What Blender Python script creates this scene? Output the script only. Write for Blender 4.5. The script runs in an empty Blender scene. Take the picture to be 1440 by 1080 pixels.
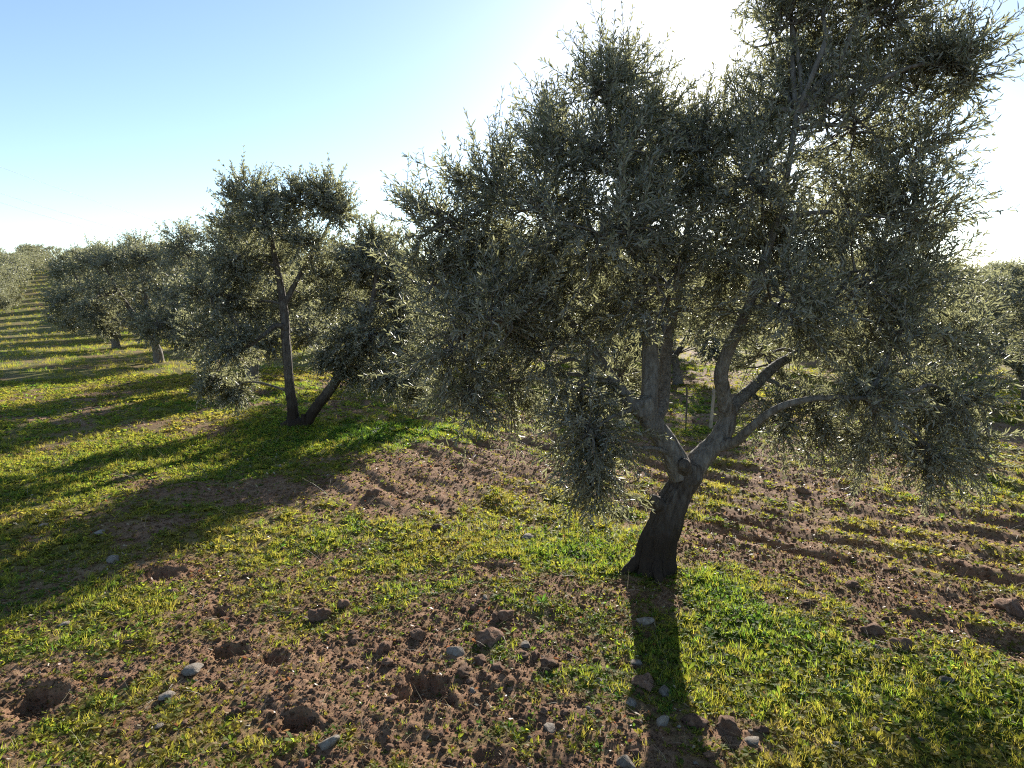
import bpy, math, random
import numpy as np
from mathutils import Vector

# ------------------------------------------------------------------ camera, sky, sun, exposure
scene = bpy.context.scene
FPX, CX, CY = 889.0, 720.0, 540.0          # focal length and centre, in pixels of the 1440 x 1080 photograph
PITCH = math.radians(7.05)                 # camera looks slightly down
CAM = np.array([0.0, 0.0, 1.65])
cam_data = bpy.data.cameras.new('camera')
cam = bpy.data.objects.new('camera', cam_data)
scene.collection.objects.link(cam)
cam.location = CAM
cam.rotation_euler = (math.pi / 2 - PITCH, 0, 0)
cam_data.sensor_width = 36.0
cam_data.lens = 36.0 * FPX / 1440.0
cam_data.clip_start = 0.05
cam_data.clip_end = 4000.0
scene.camera = cam

def ray(px, py):
    u, v = (px - CX) / FPX, (CY - py) / FPX
    c, s = math.cos(PITCH), math.sin(PITCH)
    return np.array([u, c + v * s, -s + v * c])

def at(px, py, Y):                          # the point in the place that stands Y metres ahead
    d = ray(px, py)
    return CAM + d * (Y / d[1])

def gp(px, py):                             # the point on level ground
    d = ray(px, py)
    return CAM + d * (-CAM[2] / d[2])

SUN = ray(985, 80)
SUN = SUN / np.linalg.norm(SUN)
SUN_EL = math.asin(SUN[2])
SUN_AZ = math.atan2(SUN[0], SUN[1])         # clockwise from +Y

world = bpy.data.worlds.new('World')
scene.world = world
world.use_nodes = True
wn = world.node_tree
bg = wn.nodes['Background']
sky = wn.nodes.new('ShaderNodeTexSky')
sky.sky_type = 'NISHITA'
sky.sun_disc = False
sky.sun_elevation = SUN_EL
sky.sun_rotation = SUN_AZ
sky.altitude = 500.0
sky.air_density = 1.0
sky.dust_density = 0.32
sky.ozone_density = 1.6
wn.links.new(sky.outputs[0], bg.inputs[0])
bg.inputs[1].default_value = 0.084

sun_data = bpy.data.lights.new('sun', 'SUN')
sun_data.energy = 5.0
sun_data.angle = math.radians(0.53)
sun_data.color = (1.0, 0.95, 0.86)
sun = bpy.data.objects.new('sun', sun_data)
scene.collection.objects.link(sun)
sun.rotation_euler = Vector(SUN).to_track_quat('Z', 'Y').to_euler()
sun.location = (8, 20, 12)

scene.render.engine = 'CYCLES'
scene.cycles.use_denoising = False
scene.cycles.pixel_filter_type = 'BLACKMAN_HARRIS'
scene.cycles.filter_width = 1.15
scene.cycles.max_bounces = 6
scene.cycles.transmission_bounces = 6
scene.cycles.sample_clamp_indirect = 2.0
scene.view_settings.view_transform = 'Standard'
scene.view_settings.look = 'None'
scene.view_settings.gamma = 1.0
scene.view_settings.use_curve_mapping = False
scene.view_settings.exposure = 1.4

# ------------------------------------------------------------------ small tools
rng = np.random.default_rng(7)

def _h(ix, iy, iz, seed):
    n = (ix * 374761393 + iy * 668265263 + iz * 2147483647 + seed * 974634777) & 0xFFFFFFFF
    n = ((n ^ (n >> 13)) * 1274126177) & 0xFFFFFFFF
    n = ((n ^ (n >> 16)) * 2246822519) & 0xFFFFFFFF
    return ((n ^ (n >> 15)) & 0xFFFFFF) / 8388607.5 - 1.0

def noise3(x, y, z=0.0, seed=0):
    x, y, z = np.broadcast_arrays(np.asarray(x, float), np.asarray(y, float), np.asarray(z, float))
    ix, iy, iz = np.floor(x).astype(np.int64), np.floor(y).astype(np.int64), np.floor(z).astype(np.int64)
    fx, fy, fz = x - ix, y - iy, z - iz
    fx, fy, fz = [f * f * f * (f * (f * 6 - 15) + 10) for f in (fx, fy, fz)]
    r = 0
    for dx in (0, 1):
        for dy in (0, 1):
            for dz in (0, 1):
                w = (fx if dx else 1 - fx) * (fy if dy else 1 - fy) * (fz if dz else 1 - fz)
                r = r + w * _h(ix + dx, iy + dy, iz + dz, seed)
    return r

def noise2(x, y, seed=0):
    x, y = np.broadcast_arrays(np.asarray(x, float), np.asarray(y, float))
    ix, iy = np.floor(x).astype(np.int64), np.floor(y).astype(np.int64)
    fx, fy = x - ix, y - iy
    fx, fy = [f * f * f * (f * (f * 6 - 15) + 10) for f in (fx, fy)]
    z = np.zeros_like(ix)
    a = _h(ix, iy, z, seed) * (1 - fx) + _h(ix + 1, iy, z, seed) * fx
    b = _h(ix, iy + 1, z, seed) * (1 - fx) + _h(ix + 1, iy + 1, z, seed) * fx
    return a * (1 - fy) + b * fy

def fbm(x, y, f, octs=3, seed=0):
    r, a = 0, 1.0
    for o in range(octs):
        r = r + a * noise2(x * f + 13.7 * o, y * f - 7.1 * o, seed + o)
        f *= 2.03
        a *= 0.5
    return r

def sstep(a, b, x):
    t = np.clip((x - a) / (b - a), 0, 1)
    return t * t * (3 - 2 * t)

def norm(v):
    return v / np.maximum(np.linalg.norm(v, axis=-1, keepdims=True), 1e-9)

def mesh_np(name, V, F, smooth=False, attrs=None):
    """V (n,3); F (m,k) with one k for all faces; attrs {name: (domain, values)}"""
    V = np.asarray(V, np.float32)
    F = np.asarray(F, np.int32)
    m, k = F.shape
    me = bpy.data.meshes.new(name)
    me.vertices.add(len(V))
    me.vertices.foreach_set('co', V.ravel())
    me.loops.add(m * k)
    me.loops.foreach_set('vertex_index', F.ravel())
    me.polygons.add(m)
    me.polygons.foreach_set('loop_start', np.arange(0, m * k, k, dtype=np.int32))
    me.polygons.foreach_set('loop_total', np.full(m, k, np.int32))
    if smooth:
        me.polygons.foreach_set('use_smooth', np.ones(m, bool))
    for an, (dom, vals) in (attrs or {}).items():
        a = me.attributes.new(an, 'FLOAT', dom)
        a.data.foreach_set('value', np.asarray(vals, np.float32))
    me.update(calc_edges=True)
    return me

def put(name, data, parent=None, loc=None, mat=None):
    o = bpy.data.objects.new(name, data)
    scene.collection.objects.link(o)
    if parent is not None:
        o.parent = parent
    if loc is not None:
        o.location = [float(c) for c in loc]
    if mat is not None and data is not None and not data.materials:
        data.materials.append(mat)
    return o

def tag(o, label=None, cat=None, group=None, kind=None):
    if label: o['label'] = label
    if cat: o['category'] = cat
    if group: o['group'] = group
    if kind: o['kind'] = kind
    return o

# ------------------------------------------------------------------ materials
def new_mat(name):
    m = bpy.data.materials.new(name)
    m.use_nodes = True
    nt = m.node_tree
    for n in list(nt.nodes):
        nt.nodes.remove(n)
    return m, nt, nt.nodes, nt.links

def ramp(nodes, stops):
    r = nodes.new('ShaderNodeValToRGB')
    e = r.color_ramp.elements
    e[0].position, e[0].color = stops[0][0], (*stops[0][1], 1)
    e[1].position, e[1].color = stops[-1][0], (*stops[-1][1], 1)
    for p, c in stops[1:-1]:
        n = e.new(p)
        n.color = (*c, 1)
    return r

def leaf_material(name, upper, under, trans, trans_w, attr_name='shade', attr_type='GEOMETRY', rough=0.5, spec=0.3):
    """two-faced leaf: upper and under side colours, part of the light passes through the blade"""
    m, nt, N, L = new_mat(name)
    at_ = N.new('ShaderNodeAttribute'); at_.attribute_name = attr_name; at_.attribute_type = attr_type
    up = ramp(N, upper); L.new(at_.outputs['Fac'], up.inputs[0])
    geo = N.new('ShaderNodeNewGeometry')
    mixc = N.new('ShaderNodeMix'); mixc.data_type = 'RGBA'
    L.new(geo.outputs['Backfacing'], mixc.inputs['Factor'])
    L.new(up.outputs[0], mixc.inputs['A'])
    if under is None:
        L.new(up.outputs[0], mixc.inputs['B'])
    else:
        mixc.inputs['B'].default_value = (*under, 1)
    p = N.new('ShaderNodeBsdfPrincipled')
    p.inputs['Roughness'].default_value = rough
    p.inputs['Specular IOR Level'].default_value = spec
    L.new(mixc.outputs['Result'], p.inputs['Base Color'])
    t = N.new('ShaderNodeBsdfTranslucent')
    tr = ramp(N, trans); L.new(at_.outputs['Fac'], tr.inputs[0]); L.new(tr.outputs[0], t.inputs['Color'])
    mx = N.new('ShaderNodeMixShader'); mx.inputs[0].default_value = trans_w
    L.new(p.outputs[0], mx.inputs[1]); L.new(t.outputs[0], mx.inputs[2])
    out = N.new('ShaderNodeOutputMaterial'); L.new(mx.outputs[0], out.inputs[0])
    return m

OLIVE = leaf_material('olive_leaf',
    [(0.0, (0.055, 0.057, 0.040)), (0.5, (0.092, 0.094, 0.070)), (0.93, (0.135, 0.135, 0.10)), (1.0, (0.20, 0.15, 0.055))],
    (0.29, 0.29, 0.25),
    [(0.0, (0.20, 0.205, 0.09)), (1.0, (0.42, 0.41, 0.20))], 0.45, rough=0.45, spec=0.4)

def bark_material(name, low, mid, high, h0, h1):
    m, nt, N, L = new_mat(name)
    tc = N.new('ShaderNodeTexCoord')
    mp = N.new('ShaderNodeMapping'); mp.inputs['Scale'].default_value = (1, 1, 0.28)
    L.new(tc.outputs['Object'], mp.inputs[0])
    n1 = N.new('ShaderNodeTexNoise'); n1.inputs['Scale'].default_value = 38; n1.inputs['Detail'].default_value = 7; n1.inputs['Roughness'].default_value = 0.65
    L.new(mp.outputs[0], n1.inputs[0])
    n2 = N.new('ShaderNodeTexNoise'); n2.inputs['Scale'].default_value = 7; n2.inputs['Detail'].default_value = 4
    L.new(tc.outputs['Object'], n2.inputs[0])
    vo = N.new('ShaderNodeTexVoronoi'); vo.feature = 'DISTANCE_TO_EDGE'; vo.inputs['Scale'].default_value = 30
    L.new(mp.outputs[0], vo.inputs[0])
    r = ramp(N, [(0.3, low), (0.52, mid), (0.75, high)])
    L.new(n1.outputs['Fac'], r.inputs[0])
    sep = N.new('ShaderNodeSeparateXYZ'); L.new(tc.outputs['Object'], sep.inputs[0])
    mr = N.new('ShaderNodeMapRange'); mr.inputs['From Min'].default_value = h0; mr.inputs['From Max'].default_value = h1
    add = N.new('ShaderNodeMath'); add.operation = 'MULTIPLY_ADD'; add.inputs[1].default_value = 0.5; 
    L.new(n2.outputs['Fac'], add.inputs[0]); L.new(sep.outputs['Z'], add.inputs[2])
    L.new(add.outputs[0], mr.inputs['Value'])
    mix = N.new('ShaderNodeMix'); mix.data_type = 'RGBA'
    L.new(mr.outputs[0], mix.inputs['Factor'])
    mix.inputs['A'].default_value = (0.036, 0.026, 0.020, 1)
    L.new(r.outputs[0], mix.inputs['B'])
    p = N.new('ShaderNodeBsdfPrincipled'); p.inputs['Roughness'].default_value = 0.9; p.inputs['Specular IOR Level'].default_value = 0.15
    L.new(mix.outputs['Result'], p.inputs['Base Color'])
    hs = N.new('ShaderNodeMath'); hs.operation = 'ADD'
    vm = N.new('ShaderNodeMath'); vm.operation = 'MULTIPLY'; vm.inputs[1].default_value = 1.6
    L.new(vo.outputs[0], vm.inputs[0]); L.new(vm.outputs[0], hs.inputs[0]); L.new(n1.outputs['Fac'], hs.inputs[1])
    b = N.new('ShaderNodeBump'); b.inputs['Strength'].default_value = 0.9; b.inputs['Distance'].default_value = 0.015
    L.new(hs.outputs[0], b.inputs['Height']); L.new(b.outputs[0], p.inputs['Normal'])
    out = N.new('ShaderNodeOutputMaterial'); L.new(p.outputs[0], out.inputs[0])
    return m

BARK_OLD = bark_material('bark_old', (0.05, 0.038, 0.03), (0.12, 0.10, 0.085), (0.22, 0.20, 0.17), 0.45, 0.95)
BARK = bark_material('bark', (0.085, 0.072, 0.06), (0.175, 0.155, 0.135), (0.28, 0.26, 0.23), -1.0, -0.5)

def rock_material(name, cols, scale=22):
    m, nt, N, L = new_mat(name)
    tc = N.new('ShaderNodeTexCoord'); oi = N.new('ShaderNodeObjectInfo')
    ad = N.new('ShaderNodeVectorMath'); ad.operation = 'ADD'
    L.new(tc.outputs['Object'], ad.inputs[0]); L.new(oi.outputs['Location'], ad.inputs[1])
    n1 = N.new('ShaderNodeTexNoise'); n1.inputs['Scale'].default_value = 2.2; n1.inputs['Detail'].default_value = 9; n1.inputs['Roughness'].default_value = 0.7
    L.new(ad.outputs[0], n1.inputs[0])
    r = ramp(N, [(0.32, cols[0]), (0.5, cols[1]), (0.7, cols[2])]); L.new(n1.outputs['Fac'], r.inputs[0])
    hv = N.new('ShaderNodeHueSaturation')
    mr = N.new('ShaderNodeMapRange'); mr.inputs['To Min'].default_value = 0.7; mr.inputs['To Max'].default_value = 1.2
    L.new(oi.outputs['Random'], mr.inputs['Value']); L.new(mr.outputs[0], hv.inputs['Value']); L.new(r.outputs[0], hv.inputs['Color'])
    p = N.new('ShaderNodeBsdfPrincipled'); p.inputs['Roughness'].default_value = 0.92; p.inputs['Specular IOR Level'].default_value = 0.15
    L.new(hv.outputs[0], p.inputs['Base Color'])
    n2 = N.new('ShaderNodeTexNoise'); n2.inputs['Scale'].default_value = 7; n2.inputs['Detail'].default_value = 8; n2.inputs['Roughness'].default_value = 0.75
    L.new(ad.outputs[0], n2.inputs[0])
    b = N.new('ShaderNodeBump'); b.inputs['Strength'].default_value = 0.8; b.inputs['Distance'].default_value = 0.02
    L.new(n2.outputs['Fac'], b.inputs['Height']); L.new(b.outputs[0], p.inputs['Normal'])
    out = N.new('ShaderNodeOutputMaterial'); L.new(p.outputs[0], out.inputs[0])
    return m

PALE_ROCK = rock_material('pale_limestone', [(0.15, 0.11, 0.08), (0.27, 0.225, 0.18), (0.38, 0.34, 0.29)])
CLOD = rock_material('earth_clod', [(0.12, 0.064, 0.040), (0.205, 0.118, 0.076), (0.29, 0.19, 0.13)])

def simple_mat(name, col, rough=0.8, var=None):
    m, nt, N, L = new_mat(name)
    p = N.new('ShaderNodeBsdfPrincipled'); p.inputs['Roughness'].default_value = rough; p.inputs['Specular IOR Level'].default_value = 0.2
    tc = N.new('ShaderNodeTexCoord')
    n = N.new('ShaderNodeTexNoise'); n.inputs['Scale'].default_value = 14; n.inputs['Detail'].default_value = 5
    L.new(tc.outputs['Object'], n.inputs[0])
    r = ramp(N, [(0.3, tuple(c * 0.6 for c in col)), (0.7, tuple(min(1, c * 1.25) for c in col))])
    L.new(n.outputs['Fac'], r.inputs[0]); L.new(r.outputs[0], p.inputs['Base Color'])
    out = N.new('ShaderNodeOutputMaterial'); L.new(p.outputs[0], out.inputs[0])
    return m

# ------------------------------------------------------------------ the ground
ROW_AZ = math.radians(-41.0)                       # the rows of trees and the plough lines run this way
ROW = np.array([math.sin(ROW_AZ), math.cos(ROW_AZ)])
ACROSS = np.array([math.cos(ROW_AZ), -math.sin(ROW_AZ)])

MAIN = gp(918, 806); MAIN[2] = 0
TREE2 = gp(416, 606); TREE2[2] = 0

def wpatch(px, py, hw, hh):
    """an ellipse on the ground: centre and radii in metres"""
    c = gp(px, py); r = gp(px + hw, py)
    n, f = gp(px, py + hh), gp(px, py - hh)
    return c[0], c[1], abs(r[0] - c[0]), abs(f[1] - n[1]) / 2

SOIL = [(*wpatch(590, 682, 150, 30), 0.85), (*wpatch(470, 955, 150, 70), 0.85), (*wpatch(620, 1010, 190, 70), 0.75),
        (*wpatch(700, 905, 120, 55), 0.55), (*wpatch(360, 868, 90, 28), 0.6), (*wpatch(540, 900, 90, 60), 0.5),
        (*wpatch(1250, 740, 280, 40), 0.45), (*wpatch(1120, 670, 160, 20), 0.35), (*wpatch(915, 960, 50, 120), 0.5),
        (*wpatch(800, 840, 60, 20), 0.45), (*wpatch(1010, 1030, 90, 50), 0.45), (*wpatch(1250, 900, 60, 25), 0.55),
        (*wpatch(1420, 850, 60, 25), 0.5), (*wpatch(20, 990, 60, 40), 0.8), (*wpatch(130, 940, 40, 30), 0.5),
        (*wpatch(80, 850, 90, 16), 0.5), (*wpatch(180, 680, 40, 8), 0.7), (*wpatch(230, 808, 40, 14), 0.6),
        (*wpatch(300, 615, 90, 14), 0.45), (*wpatch(690, 650, 90, 14), 0.5), (*wpatch(430, 690, 90, 20), 0.4)]
LUSH = [(*wpatch(620, 770, 170, 45), 0.5, 0.15), (*wpatch(1090, 885, 90, 40), 0.7, 0.75), (*wpatch(1280, 985, 190, 60), 0.8, 0.5),
        (*wpatch(510, 612, 130, 18), 0.9, 0.9), (*wpatch(390, 600, 60, 12), 0.7, 0.8), (*wpatch(880, 800, 40, 20), 0.4, 0.6),
        (*wpatch(1000, 830, 50, 25), 0.6, 0.7), (*wpatch(810, 780, 60, 18), 0.5, 0.6), (*wpatch(130, 640, 250, 30), 0.4, 0.3),
        (*wpatch(1400, 1040, 130, 60), 0.6, 0.4), (*wpatch(100, 1000, 160, 80), 0.25, 0.3), (*wpatch(200, 840, 140, 30), 0.25, 0.3)]
PITS = [(235, 808, 50, 1.0), (305, 857, 40, 0.8), (320, 910, 46, 1.1), (382, 928, 50, 0.9), (418, 1026, 54, 1.1), (600, 974, 92, 0.9),
        (45, 985, 70, 1.0), (690, 1066, 50, 0.45), (700, 800, 60, 0.3)]
PITW = [(gp(px, py), w / FPX * np.linalg.norm(gp(px, py) - CAM) * 0.5, s) for px, py, w, s in PITS]

def hill(x, y):
    az = np.arctan2(x, np.maximum(y, 1e-3))
    amp = 3.5 + 7.0 * sstep(0.1, -0.7, az)
    rise = sstep(30, 150, y)
    back = np.maximum(y - 155, 0) * 0.03
    return amp * rise - back * 0.5 * rise

def ell(x, y, cx, cy, rx, ry):
    return np.exp(-(((x - cx) / rx) ** 2 + ((y - cy) / ry) ** 2))

def furrow_mask(x, y):
    s = x * ACROSS[0] + y * ACROSS[1]
    right = sstep(0.15, 0.9, s - (MAIN[0] * ACROSS[0] + MAIN[1] * ACROSS[1]) - 0.1)
    mid = ell(x, y, *wpatch(620, 680, 260, 40))
    return np.clip(right * 0.9 + mid * 0.7 + 0.06, 0, 1)

def height(x, y, fine=True):
    x = np.asarray(x, float); y = np.asarray(y, float)
    r = np.hypot(x, y)
    h = hill(x, y)
    h = h + 0.05 * fbm(x, y, 0.22, 2, 3) * sstep(0, 5, r)
    h = h + 0.022 * fbm(x, y, 1.3, 3, 11)
    s = x * ACROSS[0] + y * ACROSS[1]
    wob = 0.09 * fbm(x, y, 1.0, 3, 21)
    near = sstep(26, 12, r)
    h = h + near * furrow_mask(x, y) * 0.024 * (0.75 + 0.6 * fbm(x, y, 1.7, 2, 25)) * (np.sin((s + wob) * 2 * math.pi / 0.42) + 0.4 * np.sin((s + wob * 1.6) * 2 * math.pi / 0.23 + 1.0))
    if fine:
        c = coverage(x, y)
        rough = 0.5 + 0.9 * (1 - c)
        b = fbm(x, y, 6.0, 3, 31)
        h = h + near * rough * (0.007 * b + 0.006 * np.abs(noise2(x * 24, y * 24, 41)) + 0.005 * noise2(x * 43, y * 43, 42))
        for p, rad, st in PITW:
            dx, dy = x - p[0], y - p[1]
            a = np.arctan2(dy, dx)
            d = np.hypot(dx, dy * 1.15) / (0.82 * rad * (1 + 0.30 * noise2(x * 14, y * 14, 5) + 0.22 * noise2(x * 31, y * 31, 6)))
            h = h - st * min(0.062, rad * 0.62) * sstep(1.05, 0.7, d) + st * 0.006 * np.exp(-((d - 1.25) / 0.3) ** 2)
    for t, a in ((MAIN, 0.05), (TREE2, 0.03)):
        d2 = (x - t[0]) ** 2 + (y - t[1]) ** 2
        h = h + a * np.exp(-d2 / 0.5)
    return h

def coverage(x, y):
    """how much of the ground low weeds hide, 0 to 1"""
    c = 0.65 + 0.36 * fbm(x, y, 1.1, 3, 51) + 0.32 * fbm(x, y, 4.5, 3, 61)
    r = np.hypot(x, y)
    c = c + 0.14 * sstep(6, 12, r) * sstep(2.0, -1.0, x) + 0.2 * sstep(14, 24, r)
    bare = 0
    for cx, cy, rx, ry, w in SOIL:
        bare = bare + w * ell(x, y, cx, cy, rx, ry)
    c = c - 0.44 * np.minimum(bare, 1.0)
    for cx, cy, rx, ry, w, g in LUSH:
        c = c + w * ell(x, y, cx, cy, rx, ry)
    s = x * ACROSS[0] + y * ACROSS[1]
    wob = 0.09 * fbm(x, y, 1.0, 3, 21)
    c = c - furrow_mask(x, y) * (0.12 + 0.26 * np.sin((s + wob) * 2 * math.pi / 0.42 + 2.6)) * sstep(26, 12, r)
    for p, rad, st in PITW:
        d = np.hypot(x - p[0], y - p[1]) / rad
        c = c - 1.0 * sstep(1.35, 0.8, d)
    return np.clip(c, 0, 1)

def greenness(x, y):
    """0 yellowish, 1 lush green"""
    g = 0.26 + 0.30 * fbm(x, y, 0.7, 3, 71)
    for cx, cy, rx, ry, w, gg in LUSH:
        g = g + (gg - 0.3) * ell(x, y, cx, cy, rx, ry)
    return np.clip(g, 0, 1)

rs = [0.02]
while rs[-1] < 900:
    r = rs[-1]
    rs.append(r * ((1.25 if r < 0.25 else 1.05) if r < 1.2 else 1.0055 if r < 7.5 else 1.013 if r < 32 else 1.03))
rs = np.array(rs)
th = np.concatenate([np.arange(-56, 56, 0.22), np.arange(56, 304, 4.0)])
th = np.radians(th)
RR, TT = np.meshgrid(rs, th, indexing='ij')
X, Y = RR * np.sin(TT), RR * np.cos(TT)
Z = height(X, Y)
Z = np.where(RR < 0.9, np.minimum(Z, 0.02), Z)
nr, nt_ = X.shape
V = np.stack([X, Y, Z], -1).reshape(-1, 3)
i, j = np.meshgrid(np.arange(nr - 1), np.arange(nt_), indexing='ij')
jn = (j + 1) % nt_
F = np.stack([i * nt_ + j, i * nt_ + jn, (i + 1) * nt_ + jn, (i + 1) * nt_ + j], -1).reshape(-1, 4)[:, ::-1]
cov_v = coverage(V[:, 0], V[:, 1]); gr_v = greenness(V[:, 0], V[:, 1])
g_me = mesh_np('ground', V, F, True, {'cover': ('POINT', cov_v), 'green': ('POINT', gr_v)})

m, nt, N, L = new_mat('soil')
tc = N.new('ShaderNodeTexCoord')
n1 = N.new('ShaderNodeTexNoise'); n1.inputs['Scale'].default_value = 2.4; n1.inputs['Detail'].default_value = 10; n1.inputs['Roughness'].default_value = 0.72
n2 = N.new('ShaderNodeTexNoise'); n2.inputs['Scale'].default_value = 34; n2.inputs['Detail'].default_value = 8; n2.inputs['Roughness'].default_value = 0.75
for n in (n1, n2): L.new(tc.outputs['Object'], n.inputs[0])
soil = ramp(N, [(0.30, (0.115, 0.058, 0.031)), (0.46, (0.205, 0.112, 0.064)), (0.60, (0.31, 0.185, 0.112)), (0.74, (0.46, 0.33, 0.225))])
sm = N.new('ShaderNodeMath'); sm.operation = 'MULTIPLY_ADD'; sm.inputs[1].default_value = 0.5
h2 = N.new('ShaderNodeMath'); h2.operation = 'MULTIPLY'; h2.inputs[1].default_value = 0.5
L.new(n1.outputs['Fac'], h2.inputs[0]); L.new(n2.outputs['Fac'], sm.inputs[0]); L.new(h2.outputs[0], sm.inputs[2])
L.new(sm.outputs[0], soil.inputs[0])
green = ramp(N, [(0.0, (0.15, 0.142, 0.035)), (1.0, (0.08, 0.12, 0.026))])
ag = N.new('ShaderNodeAttribute'); ag.attribute_name = 'green'; L.new(ag.outputs['Fac'], green.inputs[0])
ac = N.new('ShaderNodeAttribute'); ac.attribute_name = 'cover'
cm = N.new('ShaderNodeMath'); cm.operation = 'MULTIPLY_ADD'; cm.inputs[1].default_value = 1.3; cm.inputs[2].default_value = -0.62
n3 = N.new('ShaderNodeTexNoise'); n3.inputs['Scale'].default_value = 19; n3.inputs['Detail'].default_value = 6; n3.inputs['Roughness'].default_value = 0.7
L.new(tc.outputs['Object'], n3.inputs[0])
L.new(n3.outputs['Fac'], cm.inputs[0])
ca = N.new('ShaderNodeMath'); ca.operation = 'ADD'; ca.use_clamp = True
L.new(cm.outputs[0], ca.inputs[0])
cs = N.new('ShaderNodeMapRange'); cs.inputs['From Min'].default_value = 0.30; cs.inputs['From Max'].default_value = 1.0; cs.inputs['To Max'].default_value = 0.8
L.new(ac.outputs['Fac'], cs.inputs['Value']); L.new(cs.outputs[0], ca.inputs[1])
mx = N.new('ShaderNodeMix'); mx.data_type = 'RGBA'
L.new(ca.outputs[0], mx.inputs['Factor']); L.new(soil.outputs[0], mx.inputs['A']); L.new(green.outputs[0], mx.inputs['B'])
p = N.new('ShaderNodeBsdfPrincipled'); p.inputs['Roughness'].default_value = 0.95; p.inputs['Specular IOR Level'].default_value = 0.1
L.new(mx.outputs['Result'], p.inputs['Base Color'])
b = N.new('ShaderNodeBump'); b.inputs['Strength'].default_value = 0.9; b.inputs['Distance'].default_value = 0.02
L.new(n2.outputs['Fac'], b.inputs['Height']); L.new(b.outputs[0], p.inputs['Normal'])
out = N.new('ShaderNodeOutputMaterial'); L.new(p.outputs[0], out.inputs[0])
SOIL_MAT = m
ground = put('ground', g_me, mat=SOIL_MAT)
tag(ground, 'weedy brown ploughed earth of the olive grove', kind='structure')

def gz(x, y):
    return float(height(np.array([x]), np.array([y]))[0])

# ------------------------------------------------------------------ trees
def smooth_path(P, R, sub=5):
    P = np.asarray(P, float); R = np.asarray(R, float)
    n = len(P)
    Q, S = [], []
    for a in range(n - 1):
        p0, p1, p2, p3 = P[max(a - 1, 0)], P[a], P[a + 1], P[min(a + 2, n - 1)]
        for k in range(sub):
            t = k / sub
            Q.append(0.5 * ((2 * p1) + (-p0 + p2) * t + (2 * p0 - 5 * p1 + 4 * p2 - p3) * t * t + (-p0 + 3 * p1 - 3 * p2 + p3) * t ** 3))
            S.append(R[a] * (1 - t) + R[a + 1] * t)
    Q.append(P[-1]); S.append(R[-1])
    return np.array(Q), np.array(S)

def tube(P, R, segs=12, rough=0.0, seed=0, sub=5, flare=0.0):
    Q, S = smooth_path(P, R, sub)
    n = len(Q)
    T = norm(np.gradient(Q, axis=0))
    u = np.cross(T[0], [0.3, 1, 0.1]); u /= np.linalg.norm(u)
    V = np.zeros((n, segs, 3))
    a = np.arange(segs) / segs * 2 * math.pi
    for k in range(n):
        u = u - T[k] * (u @ T[k]); u /= np.linalg.norm(u)
        w = np.cross(T[k], u)
        rr = np.full(segs, S[k])
        V[k] = Q[k] + rr[:, None] * (np.cos(a)[:, None] * u + np.sin(a)[:, None] * w)
    if rough > 0:
        C = Q[:, None, :]
        d = V - C
        f = 3.2 / max(S.max(), 0.02) * 0.16
        g = noise3(V[..., 0] * f * 3, V[..., 1] * f * 3, V[..., 2] * f * 1.3, seed) * 0.6 + noise3(V[..., 0] * f * 7, V[..., 1] * f * 7, V[..., 2] * f * 3, seed + 1) * 0.35 \
            + noise3(V[..., 0] * f * 16, V[..., 1] * f * 16, V[..., 2] * f * 7, seed + 2) * 0.2
        if segs >= 40:
            rid = noise3(np.cos(a)[None, :] * 3.4 + 0 * V[..., 0], np.sin(a)[None, :] * 3.4 + 0 * V[..., 0], V[..., 2] * 2.2, seed + 7)
            g = g + 0.75 * (0.22 - np.abs(rid)) * 1.2
        V = C + d * (1 + rough * g)[..., None]
    V = V.reshape(-1, 3)
    i, j = np.meshgrid(np.arange(n - 1), np.arange(segs), indexing='ij')
    jn = (j + 1) % segs
    F = np.stack([i * segs + j, i * segs + jn, (i + 1) * segs + jn, (i + 1) * segs + j], -1).reshape(-1, 4)
    e = (n - 1) * segs                       # close the far end
    V = np.vstack([V, [Q[-1] + T[-1] * S[-1] * 0.4]])
    c = len(V) - 1
    cap = np.array([[e + j, e + (j + 1) % segs, e + (j + 2) % segs, c] for j in range(0, segs - 1, 2)])
    return V, np.vstack([F, cap])

def join(parts):
    Vs, Fs, o = [], [], 0
    for V, F in parts:
        Vs.append(V); Fs.append(F + o); o += len(V)
    return np.vstack(Vs), np.vstack(Fs)

def thin_tubes(P, R, segs=4):
    """many short stems at once: P (n,k,3), R (n,k)"""
    n, k, _ = P.shape
    T = norm(np.gradient(P, axis=1))
    ref = np.where(np.abs(T[:, :1, 2:3]) > 0.9, np.array([1.0, 0, 0]), np.array([0, 0, 1.0]))
    u = norm(np.cross(T, np.broadcast_to(ref, T.shape))); w = np.cross(T, u)
    a = np.arange(segs) / segs * 2 * math.pi
    V = P[:, :, None, :] + R[:, :, None, None] * (np.cos(a)[None, None, :, None] * u[:, :, None, :] + np.sin(a)[None, None, :, None] * w[:, :, None, :])
    V = V.reshape(-1, 3)
    t, i, j = np.meshgrid(np.arange(n), np.arange(k - 1), np.arange(segs), indexing='ij')
    jn = (j + 1) % segs
    b = t * k * segs
    F = np.stack([b + i * segs + j, b + i * segs + jn, b + (i + 1) * segs + jn, b + (i + 1) * segs + j], -1).reshape(-1, 4)
    return V, F

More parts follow.
